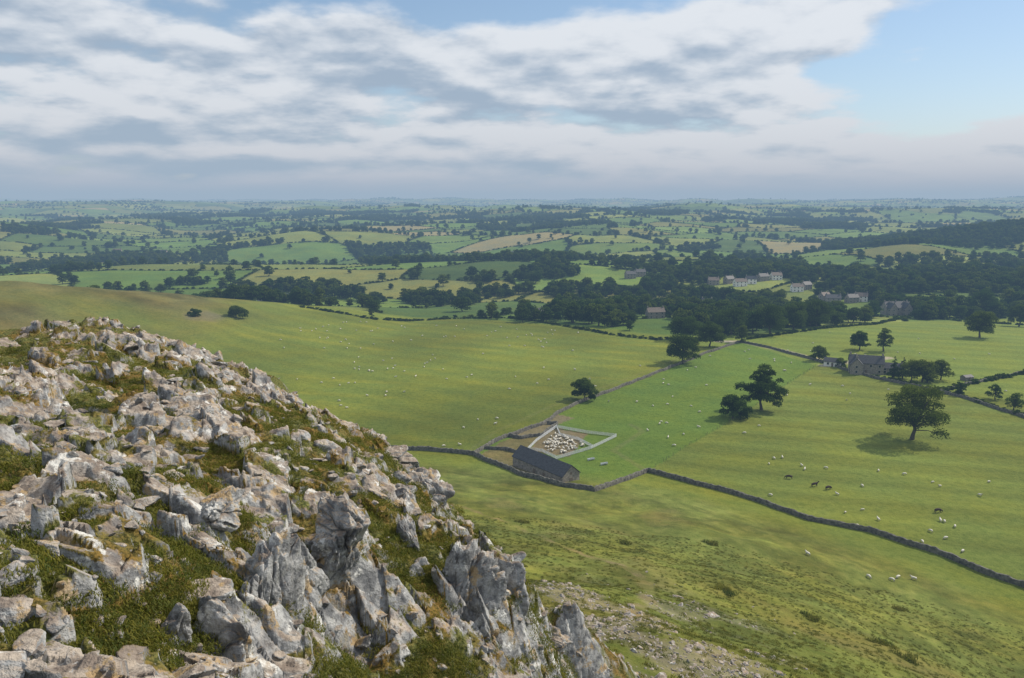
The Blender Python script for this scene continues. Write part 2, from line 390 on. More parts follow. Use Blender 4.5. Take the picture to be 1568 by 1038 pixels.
but=[(385,925,7.6,.36,.45,.95,.3),(335,985,6.5,.3,.36,.55,1.1),(440,850,8.9,.34,.4,.5,2.),(520,805,10.1,.3,.4,.45,.4),(500,870,10.2,.3,.4,.7,1.8),(545,880,10.6,.22,.3,.55,.9),
(622,830,12.0,.2,.25,.5,.5),(640,895,11.6,.36,.42,.6,1.3),(705,910,11.6,.45,.5,.7,2.2),(755,900,12.2,.40,.5,.7,.2),(740,975,11.4,.42,.5,.8,1.),(690,855,12.8,.45,.45,.45,2.6),(720,1035,11.0,.45,.5,.7,.1),
(640,765,16.5,.5,.6,.5,.6),(600,705,19.5,.7,.7,.5,1.6),(545,690,21,.6,.7,.4,2.4),(655,1010,10.6,.2,.25,.4,.8),(575,985,10.,.12,.14,.28,.3),
(60,795,7.3,.28,.2,.15,.2),(270,965,6.,.14,.12,.20,.9),(330,780,8.6,.24,.25,.2,1.9),(845,985,19,.42,.6,.36,.5),
(150,512,25,.7,.7,.35,.4),(270,548,25,.8,.7,.35,2.2),(60,528,22,.6,.6,.3,.2)]
for i,(a,b,t,sx,sy,sz,rz) in enumerate(but):
    d=raydir(a,b)*t
    me=rockmesh('limestone_block',200+i,6,.2,12)
    o=link('limestone_boulder',me,(d[0],d[1],CAMZ+d[2]-sz*.18),rz,(sx,sy,sz)); o.rotation_euler[0]=RNG.normal(0,.12); o.rotation_euler[1]=RNG.normal(0,.12)
kinds=[proto('rock_kind_%d'%i,rockmesh('rock_kind_%d'%i,300+i,4,.22,9)) for i in range(9)]
def scat_crag(nn,rmin,rmax,b0,b1):
    r=np.exp(RNG.uniform(math.log(rmin),math.log(rmax),nn)); b=np.radians(RNG.uniform(b0,b1,nn))
    x=r*np.sin(b);y=r*np.cos(b); z,g=crag(x,y); keep=z>H(x,y)+.3
    return x[keep],y[keep],z[keep],g[keep]
x,y,z,g=scat_crag(6500,4,32,-42,10)
k=RNG.random(len(x))<np.where(g<.5,.42,.38); x,y,z,g=x[k],y[k],z[k],g[k]
sz=.018*np.exp(RNG.normal(0,.7,len(x)))*(1+.10*np.hypot(x,y)); sz=np.minimum(sz,.2)
rot=np.stack([RNG.normal(0,.35,len(x)),RNG.normal(0,.35,len(x)),RNG.uniform(0,6.28,len(x))],1)
scl=np.stack([sz*RNG.uniform(.8,1.6,len(x)),sz,sz*RNG.uniform(.35,.8,len(x))],1)
instancer('loose_limestone_rocks',kinds,np.stack([x,y,z-sz*.05],1),rot,scl)
# scree on the hillside
kinds2=[proto('scree_kind_%d'%i,rockmesh('scree_kind_%d'%i,340+i,3,.22,8)) for i in range(6)]
nn=34000; r=np.exp(RNG.uniform(math.log(16),math.log(120),nn)); b=RNG.uniform(-6,26,nn)
x=r*np.sin(np.radians(b)); y=r*np.cos(np.radians(b))
k=RNG.random(nn)<stonyf(x,y)*.6+.006; x,y=x[k],y[k]
sz=.05*np.exp(RNG.normal(0,.65,len(x)))*(.7+.009*np.hypot(x,y)); z=H(x,y)
instancer('scree',kinds2,np.stack([x,y,z],1),np.stack([RNG.normal(0,.3,len(x)),RNG.normal(0,.3,len(x)),RNG.uniform(0,6.28,len(x))],1),np.stack([sz*1.4,sz,sz*.6],1))
# ------------------------------------------------------------------ grass tufts
def tuft(name,seed,nb,h,spread,w=.006,mat=None):
    rg=np.random.default_rng(seed); V=[];Fq=[];T=[]
    for i in range(nb):
        a=rg.uniform(0,6.28);rr=spread*math.sqrt(rg.random()); p=np.array([rr*math.cos(a),rr*math.sin(a),-.02])
        la=rg.uniform(0,6.28); ln=rg.uniform(.2,1.2); hh=h*rg.uniform(.4,1.1); q=np.array([math.cos(la),math.sin(la),0]); sd=np.array([-q[1],q[0],0])*w
        k=len(V); m=p+q*ln*hh*.3+np.array([0,0,hh*.6]); t=p+q*ln*hh*.9+np.array([0,0,hh])
        V+=[p-sd,p+sd,m+sd*.8,m-sd*.8,t+sd*.15,t-sd*.15]; Fq+=[(k,k+1,k+2,k+3),(k+3,k+2,k+4,k+5)]; T+=[rg.random()*.4]*2+[.5+.3*rg.random()]*2+[1.]*2
    me=mesh_np(name,V,Fq,[mat or M_blade]); fattr(me,'tint',T); return me
tk=[proto('tuft_kind_%d'%i,tuft('tuft_kind_%d'%i,400+i,80,.038,.13,.004)) for i in range(5)]
x,y,z,g=scat_crag(70000,4,24,-42,8)
k=RNG.random(len(x))<sst(.42,.7,g)*.7; x,y,z=x[k],y[k],z[k]
sz=RNG.uniform(.4,1.1,len(x))*(1+.03*np.hypot(x,y))
instancer('turf_grass',tk,np.stack([x,y,z],1),zrot(len(x)),np.stack([sz,sz,sz*.65],1))
tk2=[proto('tussock_kind_%d'%i,tuft('tussock_kind_%d'%i,420+i,60,.22,.34,.022)) for i in range(4)]
nn=30000; r=np.sqrt(RNG.uniform(28**2,180**2,nn)); b=RNG.uniform(-8,38,nn)
x=r*np.sin(np.radians(b)); y=r*np.cos(np.radians(b)); k=(hillpart(x,y)>2)&(RNG.random(nn)<.25+.4*sst(-.2,.6,fbm(x/8,y/8,5,88)))&(dpl(x,y,path)>.8); x,y=x[k],y[k]
sz=RNG.uniform(.35,1.1,len(x)); instancer('hillside_tussocks',tk2,np.stack([x,y,H(x,y)],1),zrot(len(x)),np.stack([sz,sz,sz*.7],1))
# rush clumps on the slope
sc_=[(958,832),(1090,834),(1240,946),(1392,1012),(1110,905),(1380,935),(800,800),(1350,985)]
pp=[]
for a,b in sc_:
    x,y,z=cast(a,b)
    for _ in range(12): pp.append((x+RNG.normal(0,.8),y+RNG.normal(0,.8),z))
pp=np.array(pp); pp[:,2]=H(pp[:,0],pp[:,1]); sc=RNG.uniform(1.3,2.8,len(pp))
instancer('rush_clumps',[proto('rush_k%d'%i,t.data) for i,t in enumerate(tk2)],pp,zrot(len(pp)),np.stack([sc,sc,sc],1))
print('grass',time.time()-T0)
# ------------------------------------------------------------------ trees
def tube(V,Fq,p0,p1,r0,r1,k=7):
    p0=np.array(p0,float);p1=np.array(p1,float);d=p1-p0;d/=np.linalg.norm(d)+1e-9
    a=np.cross(d,[.3,.9,.1]);a/=np.linalg.norm(a);b=np.cross(d,a);s0=len(V)
    for p,r in ((p0,r0),(p1,r1)):
        for i in range(k):
            t=6.283*i/k; V.append(p+r*(a*math.cos(t)+b*math.sin(t)))
    for i in range(k): Fq.append((s0+i,s0+(i+1)%k,s0+k+(i+1)%k,s0+k+i))
def tree(name,seed,h,w,nl,ls,kind='broad',mat=None,ragged=0.):
    rg=np.random.default_rng(seed); V=[];Fq=[]
    tr=h*.028+.06; base=h*(.13 if kind=='broad' else .1)
    if kind=='bush': base=h*.03
    mid=np.array([rg.normal(0,.03*h),rg.normal(0,.03*h),max(base,h*.1)*1.3])
    tube(V,Fq,(0,0,-.6),(mid*[.4,.4,.5]),tr*1.5,tr*1.05); tube(V,Fq,mid*[.4,.4,.5],mid,tr*1.05,tr*.9)
    lobes=[]
    nlb=(28 if ragged==0 else 40) if kind=='broad' else 13
    for i in range(nlb):
        if kind=='conifer':
            f=(i+.5)/nlb; zc=base+(h-base)*f; rr=w*.5*(1-f)**.8*.55; a=i*2.4; lobes.append((np.array([rr*math.cos(a),rr*math.sin(a),zc]),w*.5*(1.05-f)*.62+.15))
        else:
            f=(i+.5)/nlb; a=i*2.4+rg.normal(0,.5)
            zc=base+(h-base)*(.10+.78*f); prof=math.sqrt(max(.05,1-((f-.36)/.70)**2)); rr=w*.5*prof*rg.uniform(.42-.1*ragged,.84+.14*ragged)
            if i%4==3: rr*=.25
            lobes.append((np.array([rr*math.cos(a),rr*math.sin(a),zc+rg.normal(0,.03*h*(1+ragged))]),w*rg.uniform(.10-.035*ragged,.19-.04*ragged)))
    top=np.array([mid[0],mid[1],h*.75]); tube(V,Fq,mid,top,tr*.85,tr*.2)
    for c,r in lobes[::1]:
        t=rg.uniform(.0,.5); s0=mid*(1-t)+top*t
        m=(s0+c)/2+np.array([0,0,.04*h]); tube(V,Fq,s0,m,tr*.38,tr*.22,5); tube(V,Fq,m,c,tr*.22,tr*.07,5)
    nt=len(Fq); tv=len(V)
    rs=np.array([r for c,r in lobes]); pr=rs**2/np.sum(rs**2)
    ix=rg.choice(len(lobes),nl,p=pr); cc=np.array([c for c,r in lobes])[ix]; rr=rs[ix]
    dv=rg.normal(size=(nl,3)); dv/=np.linalg.norm(dv,axis=1)[:,None]; dv[:,2]=np.where(dv[:,2]<-.4,-dv[:,2]*.5,dv[:,2])
    sh=rg.uniform(.45,1.15,nl)**.6
    P=cc+dv*(rr*sh)[:,None]*np.array([1.1,1.1,.85])
    nrm=dv*.7+rg.normal(size=(nl,3))*.6; nrm/=np.linalg.norm(nrm,axis=1)[:,None]
    t1=np.cross(nrm,rg.normal(size=(nl,3))); t1/=np.linalg.norm(t1,axis=1)[:,None]; t2=np.cross(nrm,t1)
    s1=(ls*rg.uniform(.5,1.1,nl))[:,None]; s2=s1*rg.uniform(.5,.9,nl)[:,None]
    Q=np.stack([P-t1*s1,P-t2*s2,P+t1*s1,P+t2*s2],1).reshape(-1,3)
    Fl=(np.arange(nl*4).reshape(-1,4)+tv)
    V=np.concatenate([np.array(V),Q]); Fq=np.concatenate([np.array(Fq),Fl])
    tint=np.concatenate([np.zeros(tv),np.repeat(np.clip(rg.uniform(0,.6,len(lobes))[ix]*.8+.45*rg.random(nl),0,1),4)])
    me=mesh_np(name,V,Fq,[M_bark,mat or M_leaf],np.concatenate([np.zeros(nt),np.ones(nl)]),smooth=False); fattr(me,'tint',tint); return me
def pxh(px,py,pix):
    x,y,z=cast(px,py); d=raydir(px,py); t=y/d[1]; return x,y,z,pix*t/FPX
trees=[('oak_tree',1396,673,106,88),('oak_tree',1166,628,66,66),('hawthorn_tree',1122,641,52,34),('hawthorn_tree',895,612,46,32),('ash_tree',1045,557,56,42),('ash_tree',1086,531,44,38),
('ash_tree',1316,536,30,28),('ash_tree',1353,538,26,36),('oak_tree',1506,484,44,42),('oak_tree',1500,517,46,42),('oak_tree',1575,440,40,34),('hawthorn_tree',362,486,34,17),('hawthorn_tree',300,484,22,10),('hawthorn_tree',569,486,10,16),
('ash_tree',1254,552,28,22),('ash_tree',1412,585,40,34),('ash_tree',1440,582,34,30),('hawthorn_tree',1470,606,20,22),('hawthorn_tree',1524,612,26,24),('ash_tree',1552,628,30,26),('ash_tree',1395,585,36,34),('hawthorn_tree',1288,562,22,14),('ash_tree',1135,524,22,26),('ash_tree',1560,500,34,34),('oak_tree',1250,500,50,40),('oak_tree',1180,512,54,44),('oak_tree',1120,512,54,40),('oak_tree',1050,520,50,36),('oak_tree',1215,505,46,42)]
for i,(nm,px,py,w,h) in enumerate(trees):
    x,y,z,hm_=pxh(px,py,h); wm=hm_*w/h
    kd='broad' if nm!='hawthorn_tree' else 'bush'
    nl=16000 if wm>16 else 7000 if wm>9 else 2500
    link(nm,tree(nm,500+i,hm_,wm,nl,(.36 if wm>12 else .26) if wm>5 else .16,kd,None,1. if (i<2) else 0.),(x,y,z))
for px,py,w,h in ((1368,582,18,38),(1382,580,16,34),(1420,586,14,26)):
    x,y,z,hm_=pxh(px,py,h); link('conifer_tree',tree('conifer_tree',560+px,hm_,hm_*w/h,3500,.24,'conifer',M_leafd),(x,y,z))
tp=[proto('tree_kind_%d'%i,tree('tree_kind_%d'%i,600+i,12+(i%3)*1.5,11+(i%4)*1.2,1300,.74,'broad',M_leaf if i%3 else M_leafd)) for i in range(7)]
tp3=[proto('treefar_kind_%d'%i,tree('treefar_kind_%d'%i,620+i,12+(i%3)*1.5,11+(i%4)*1.2,360,1.3,'broad',M_leaf if i%3 else M_leafd)) for i in range(5)]
bp=[proto('hedge_kind_%d'%i,tree('hedge_kind_%d'%i,640+i,3.,4.6,300,.5,'bush',M_leaf if i%2 else M_leafd)) for i in range(4)]
def sector(nn,r0,r1,b0,b1):
    r=np.sqrt(RNG.uniform(r0*r0,r1*r1,nn)); b=RNG.uniform(b0,b1,nn)
    return r*np.sin(np.radians(b)),r*np.cos(np.radians(b)),r,b
# village clearings
vill=castl([(1145,436),(1190,428),(1075,470),(1370,480),(1005,486),(425,461),(795,392),(1275,463),(1120,434),(1100,524),(1165,431),(1225,445),(1310,462),(965,425)])
def clear(x,y,k):
    for vx,vy,vz in vill:
        L=math.hypot(vx,vy); al=(x*vx+y*vy)/L-L; la=np.abs(x*vy-y*vx)/L
        k=k&~((al>-95)&(al<12)&(la<17))
    return k
# dense dale woodland
x,y,r,b=sector(22000,530,1500,-40,42)
er=np.interp(b,EB,ER); q=r-er
f1,fe,ra,rb,rc,_,_=fieldcells(x,y)
dens=sst(5,25,q)*(1-sst(220+150*sst(2,14,b),380+260*sst(2,14,b),q))
wood=.05+1.1*sst(-.10,.08,fbm(x/70,y/70,3,151)+.30*sst(0,12,b)+.10*sst(-22,-15,b)*sst(2,-3,b)+.02+.25*sst(45,12,q)-.14)
wood=wood*np.where((rc<.36)&(q>35),.05,1.)
k=clear(x,y,RNG.random(len(x))<dens*wood*.85)
P1=np.stack([x,y,H(x,y)-.4],1)[k]
x,y,r,b=sector(330000,640,3800,-40,40); er=np.interp(b,EB,ER)
f1,fe,ra,rb,rc,_,_=fieldcells(x,y)
hedge=(fe<.03)*.25*(.35+1.2*(fbm(x/200,y/200,2,77)>0)); rid=.6*np.exp(-((x-850)/330)**2-((y-1430)/240)**2)
wd=sst(.22,.28,fbm(x/170,y/170,3,153)+.22*sst(500,1000,x)*sst(2100,1600,y)+rid)*.5*((rc<.6)|(rid>.3))
k=clear(x,y,(r>er+15)&(RNG.random(len(x))<np.maximum(np.maximum(hedge,wd),.0025)))
P2=np.stack([x,y,H(x,y)-.4],1)[k]
x,y,r,b=sector(260000,3700,13000,-38,38)
f1,fe,ra,rb,rc,_,_=fieldcells(x,y)
k=RNG.random(len(x))<np.maximum(np.maximum((fe<.06)*.24,sst(.24,.32,fbm(x/400,y/400,3,155))*.4),.004)
P3=np.stack([x,y,H(x,y)-.4],1)[k]
print('trees',len(P1),len(P2),len(P3))
for nm,PP,s0,s1,pr_ in (('valley_woodland',P1,.45,1.12,tp),('hedgerow_trees',P2,.35,.92,tp),('distant_trees',P3,.55,1.0,tp3)):
    n_=len(PP); sc=RNG.uniform(s0,s1,n_)
    instancer(nm,[proto(nm+'_k%d'%i,t.data) for i,t in enumerate(pr_)],PP,zrot(n_),np.stack([sc*1.1,sc*1.1,sc*(1 if nm!='distant_trees' else .85)],1))
x,y,r,b=sector(1000000,600,3000,-38,40); er=np.interp(b,EB,ER)
f1,fe,ra,rb,rc,_,_=fieldcells(x,y); k=(fe<.015)&(r>er+10); x,y=x[k],y[k]
hp=np.stack([x,y,H(x,y)-.3],1)
def along(pl,step,jit=.8):
    o=[]
    for a,b in zip(pl[:-1],pl[1:]):
        L=math.hypot(b[0]-a[0],b[1]-a[1]); m=max(1,int(L/step))
        for i in range(m):
            t=(i+RNG.random())/m; xx=a[0]+(b[0]-a[0])*t+RNG.normal(0,jit); yy=a[1]+(b[1]-a[1])*t+RNG.normal(0,jit); o.append((xx,yy,float(H(xx,yy))-.3))
    return o
hl=[]
for pl in ([(460,470),(540,483),(570,489),(700,488),(780,487),(850,497),(930,512),(1000,520),(1100,522)],[(1240,548),(1290,565)],[(1340,578),(1400,590),(1470,606),(1568,638),(1660,668)],[(1145,520),(1270,502),(1340,497),(1400,482),(1470,492),(1568,498)],[(1440,600),(1500,585),(1568,572),(1640,560)],[(1400,450),(1470,455),(1568,465)]):
    hl+=along(castl(pl),1.9,.6)
hp=np.concatenate([hp,np.array(hl)]); sc=RNG.uniform(.35,.95,len(hp)); print('hedge',len(hp))
instancer('hedgerows',bp,hp,zrot(len(hp)),np.stack([sc*1.1,sc*1.1,sc*.85],1))
print('trees done',time.time()-T0)
# ------------------------------------------------------------------ dry stone walls
def drywall(name,pl,h=1.3,w=.42,step=.9):
    pts=[]
    for a,b in zip(pl[:-1],pl[1:]):
        L=math.hypot(b[0]-a[0],b[1]-a[1]); m=max(1,int(L/step))
        for i in range(m): t=i/m; pts.append((a[0]+(b[0]-a[0])*t,a[1]+(b[1]-a[1])*t))
    pts.append(pl[-1][:2]); pts=np.array(pts)
    pts[:,0]+=fbm(pts[:,0]/9,pts[:,1]/9,2,161)*.8; pts[:,1]+=fbm(pts[:,0]/9+5,pts[:,1]/9,2,162)*.8
    tg=np.gradient(pts,axis=0); tg/=np.linalg.norm(tg,axis=1)[:,None]; nm=np.stack([-tg[:,1],tg[:,0]],1)
    z=H(pts[:,0],pts[:,1]); n_=len(pts); hh=h*(1+.13*RNG.uniform(-1,1,n_))+.12*fbm(pts[:,0]/6,pts[:,1]/6,2,163)
    rows=[]
    for off,zz in ((-w,-.5),(-w*.85,.5),(-w*.6,.9),(-w*.35,1.),(w*.35,1.),(w*.6,.9),(w*.85,.5),(w,-.5)):
        j=RNG.normal(0,.04,n_); rows.append(np.stack([pts[:,0]+nm[:,0]*(off+j),pts[:,1]+nm[:,1]*(off+j),z+(hh*zz if zz>0 else zz)+RNG.normal(0,.04,n_)],1))
    V=np.stack(rows,1).reshape(-1,3); i=np.arange(n_-1)[:,None]*8; j=np.arange(7)[None,:]
    Fq=np.stack([i+j,i+j+1,i+8+j+1,i+8+j],-1).reshape(-1,4)
    return link(name,mesh_np(name,V,Fq,[M_wall],smooth=False))
drywall('drystone_wall',wallA,1.5,.5); drywall('drystone_wall',wallB,1.4,.45); drywall('drystone_wall',wallC,1.4,.45)
drywall('drystone_wall',castl([(780,668),(800,672),(832,668),(852,650),(836,650)]),1.4)
drywall('drystone_wall',castl([(735,688),(775,690),(798,694)]),1.2)
drywall('drystone_wall',castl([(1440,600),(1500,585),(1568,571),(1640,556)]),1.3)
def boxes(name,bl,mat,parent=None,loc=(0,0,0),rz=0):
    V=[];Fq=[]
    for (x0,y0,z0,x1,y1,z1) in bl:
        k=len(V); V+=[(x0,y0,z0),(x1,y0,z0),(x1,y1,z0),(x0,y1,z0),(x0,y0,z1),(x1,y0,z1),(x1,y1,z1),(x0,y1,z1)]
        Fq+=[(k,k+3,k+2,k+1),(k+4,k+5,k+6,k+7),(k,k+1,k+5,k+4),(k+1,k+2,k+6,k+5),(k+2,k+3,k+7,k+6),(k+3,k,k+4,k+7)]
    return link(name,mesh_np(name,V,Fq,[mat],smooth=False),loc,rz,1,parent)
fp=along(lineD,3.5,.05); bl=[]
for x,y,z in fp: bl.append((x-.05,y-.05,z-.2,x+.05,y+.05,z+1.4))
fe_=boxes('post_fence',bl,M_wood)
def runs(pl,step):
    o=[]
    for a,b in zip(pl[:-1],pl[1:]):
        L=math.hypot(b[0]-a[0],b[1]-a[1]); m=max(1,round(L/step))
        for i in range(m): o.append(((a[0]+(b[0]-a[0])*i/m,a[1]+(b[1]-a[1])*i/m),(a[0]+(b[0]-a[0])*(i+1)/m,a[1]+(b[1]-a[1])*(i+1)/m)))
    return o
def hurdles(name,pl):
    V=[];Fq=[]
    def bx(a,b,z0,z1,t):
        dx,dy=b[0]-a[0],b[1]-a[1]; L=math.hypot(dx,dy); nx,ny=-dy/L*t,dx/L*t
        za,zb=float(H(*a)),float(H(*b)); k=len(V)
        V.extend([(a[0]-nx,a[1]-ny,za+z0),(b[0]-nx,b[1]-ny,zb+z0),(b[0]+nx,b[1]+ny,zb+z0),(a[0]+nx,a[1]+ny,za+z0),(a[0]-nx,a[1]-ny,za+z1),(b[0]-nx,b[1]-ny,zb+z1),(b[0]+nx,b[1]+ny,zb+z1),(a[0]+nx,a[1]+ny,za+z1)])
        Fq.extend([(k,k+3,k+2,k+1),(k+4,k+5,k+6,k+7),(k,k+1,k+5,k+4),(k+1,k+2,k+6,k+5),(k+2,k+3,k+7,k+6),(k+3,k,k+4,k+7)])
    for a,b in runs(pl,2.2):
        d=((b[0]-a[0]),(b[1]-a[1])); f=lambda t:(a[0]+d[0]*t,a[1]+d[1]*t)
        for z in (.16,.34,.52,.72,.92,1.16): bx(f(.04),f(.96),z,z+.085,.03)
        for t in (.03,.34,.65,.95): bx(f(t),f(t+.025),.02,1.26,.034)
    return link(name,mesh_np(name,V,Fq,[M_metal],smooth=False))
hurdles('sheep_pen_hurdles',castl([(808,690),(822,676),(852,655),(900,664),(944,669),(905,688),(850,704)]))
hurdles('sheep_pen_hurdles',castl([(852,655),(858,668),(885,674),(908,686)]))
hurdles('sheep_pen_hurdles',castl([(808,690),(830,692),(852,703)]))
# ------------------------------------------------------------------ buildings
def house(name,loc,rz,L,W,he,hr,mw=M_stone,mr=M_slate,win=3,floors=2,chim=2,wing=None,door=True):
    E=bpy.data.objects.new(name,None); scene.collection.objects.link(E); E.location=loc; E.rotation_euler[2]=rz
    def body(nm,L,W,he,hr,ox=0,oy=0,rot=0,sfx=''):
        l,w=L/2,W/2
        V=[(-l,-w,-1.5),(l,-w,-1.5),(l,w,-1.5),(-l,w,-1.5),(-l,-w,he),(l,-w,he),(l,w,he),(-l,w,he),(-l,0,hr),(l,0,hr)]
        me=bpy.data.meshes.new(nm); me.from_pydata(V,[],[(0,1,5,4),(1,2,6,9,5),(2,3,7,6),(3,0,4,8,7)]); me.materials.append(mw)
        link('walls'+sfx,me,(ox,oy,0),rot,1,E)
        ov=.3; sl=(hr-he)/w; e=he-sl*ov+.06; a=hr+.06; th=.18
        V=[];Fq=[]
        for sg in (-1,1):
            k=len(V); V+=[(-l-ov,sg*(w+ov),e),(l+ov,sg*(w+ov),e),(l+ov,0,a),(-l-ov,0,a),(-l-ov,sg*(w+ov),e+th),(l+ov,sg*(w+ov),e+th),(l+ov,0,a+th),(-l-ov,0,a+th)]
            Fq+=[(k,k+1,k+2,k+3),(k+4,k+5,k+6,k+7),(k,k+1,k+5,k+4),(k+1,k+2,k+6,k+5),(k+3,k,k+4,k+7)]
        link('roof'+sfx,mesh_np('roof',V,Fq,[mr],smooth=False),(ox,oy,0),rot,1,E)
        gl=[];fr=[];fh=he/floors
        for fl in range(floors):
            for i in range(win):
                xx=-l+L*(i+.5)/win; zz=fl*fh+fh*.35
                if fl==0 and i==win//2 and door: continue
                for sg in (-1,1):
                    y0=sg*w; fr.append((xx-.62,min(y0,y0+sg*.06),zz-.07,xx+.62,max(y0,y0+sg*.06),zz+1.27)); gl.append((xx-.52,min(y0+sg*.063,y0+sg*.09),zz,xx+.52,max(y0+sg*.063,y0+sg*.09),zz+1.2))
            for sg in (-1,1):
                x0=sg*l; zz=fl*fh+fh*.35; fr.append((min(x0,x0+sg*.06),-.62,zz-.07,max(x0,x0+sg*.06),.62,zz+1.27)); gl.append((min(x0+sg*.063,x0+sg*.09),-.52,zz,max(x0+sg*.063,x0+sg*.09),.52,zz+1.2))
        if win:
            boxes('window_frames'+sfx,fr,M_frame,E,(ox,oy,0),rot); boxes('window_glass'+sfx,gl,M_glass,E,(ox,oy,0),rot)
        if door: boxes('door'+sfx,[(-.5,-w-.08,-.2,.5,-w+.02,2.05)],M_wood,E,(ox,oy,0),rot)
        if chim:
            cb=[]
            for i in range(chim):
                xx=-l+.6 if i==0 else (l-.6 if i==1 else 0); cb+=[(xx-.45,-.4,hr-.8,xx+.45,.4,hr+1.2),(xx-.3,-.2,hr+1.2,xx-.08,.2,hr+1.6),(xx+.08,-.2,hr+1.2,xx+.3,.2,hr+1.6)]
            boxes('chimneys'+sfx,cb,M_stone,E,(ox,oy,0),rot)
    body(name,L,W,he,hr)
    if wing:
        for i,(ox,oy,wl,ww,wr,e2,r2) in enumerate(wing): body(name,wl,ww,e2,r2,ox,oy,wr,'_wing%d'%i)
    return E
ax,ay,az=cast(800,712); bx_,by_,bz=cast(872,736)
rz=math.atan2(by_-ay,bx_-ax)
E=house('stone_field_barn',((ax+bx_)/2,(ay+by_)/2,(az+bz)/2-.2),rz,math.hypot(bx_-ax,by_-ay)+1.5,7.2,3.2,6.2,M_stone,M_slate,0,1,0,None,False)
Lb=math.hypot(bx_-ax,by_-ay)/2+.75
boxes('gable_door',[(Lb,-.75,-.3,Lb+.04,.75,2.1),(Lb,-.4,3.2,Lb+.04,.4,4.1)],M_wood,E)
boxes('barn_doors',[(-2.,-3.66,-.3,-.6,-3.6,2.0),(3.,-3.66,-.3,4.2,-3.6,2.0)],M_wood,E)
x,y,z=cast(1325,570); house('stone_farmhouse',(x,y,z),-.35,17,8,5.6,9.2,M_stone,M_slate,4,2,2,[(-5,-4,8,6,math.pi/2,5.2,8.4),(13,1.5,10,6,0,3.2,5.6)])
x,y,z=cast(1275,560); house('farm_outbuilding',(x,y,z),-.5,9,5,2.6,4.4,M_white,M_slate,2,1,0)
x,y,z=cast(1480,582); house('field_shed',(x,y,z),.3,5,3.5,1.8,2.6,M_stone,M_slate,0,1,0)
x,y,z=cast(1370,482); house('gabled_manor_house',(x,y,z),.1,22,10,7,12,M_stone,M_slate,5,2,3,[(-7,-5,9,7,math.pi/2,7,11.5),(7,-5,9,7,math.pi/2,7,11.5)])
vl=[(1133,438,.2,14,7,M_white),(1150,434,-.3,12,7,M_white),(1168,430,.4,13,7,M_stone),(1188,428,.1,12,8,M_white),(1200,424,-.5,14,7,M_stone),(1116,434,.6,12,7,M_stone),(1092,436,0,12,7,M_stone),
(1062,474,.3,12,7,M_stone),(1082,470,-.4,10,7,M_white),(1003,487,.2,14,7,M_stone),(820,488,.4,12,7,M_stone),(1275,464,-.2,14,8,M_stone),(1262,460,.5,11,7,M_stone),(455,462,.1,14,6,M_stone),
(780,392,.1,16,7,M_white),(800,391,.0,22,9,M_white),(822,393,-.1,14,7,M_stone),(965,426,.3,12,7,M_stone),(1220,446,.1,12,7,M_white),(1234,443,.5,11,7,M_stone),(1304,463,.3,12,7,M_stone),(1318,461,-.4,12,7,M_white),(980,423,.3,12,7,M_stone),(250,390,0,14,7,M_stone),(180,388,.2,14,7,M_stone)]
for i,(a,b,rz,L,W,m) in enumerate(vl):
    x,y,z=cast(a,b); house('village_house',(x,y,z),rz,L,W,5.2,8.4,m,M_slate if i%3 else M_tile,3,2,2)
x,y,z=cast(420,462); house('long_farm_building',(x,y,z+1),.08,32,9,4,7,M_stone,M_slate,0,1,0)
for a,b in ((905,705),(925,712)):
    x,y,z=cast(a,b); E=bpy.data.objects.new('feed_trough',None); scene.collection.objects.link(E); E.location=(x,y,z); E.rotation_euler[2]=.5
    boxes('basin',[(-1.3,-.35,.35,1.3,.35,.42),(-1.3,-.40,.35,1.3,-.352,.75),(-1.3,.352,.35,1.3,.40,.75),(-1.35,-.40,.35,-1.302,.40,.75),(1.302,-.40,.35,1.35,.40,.75)],M_metal,E)
    boxes('legs',[(-1.2,-.3,-.1,-1.1,.3,.347),(1.1,-.3,-.1,1.2,.3,.347)],M_metal,E)
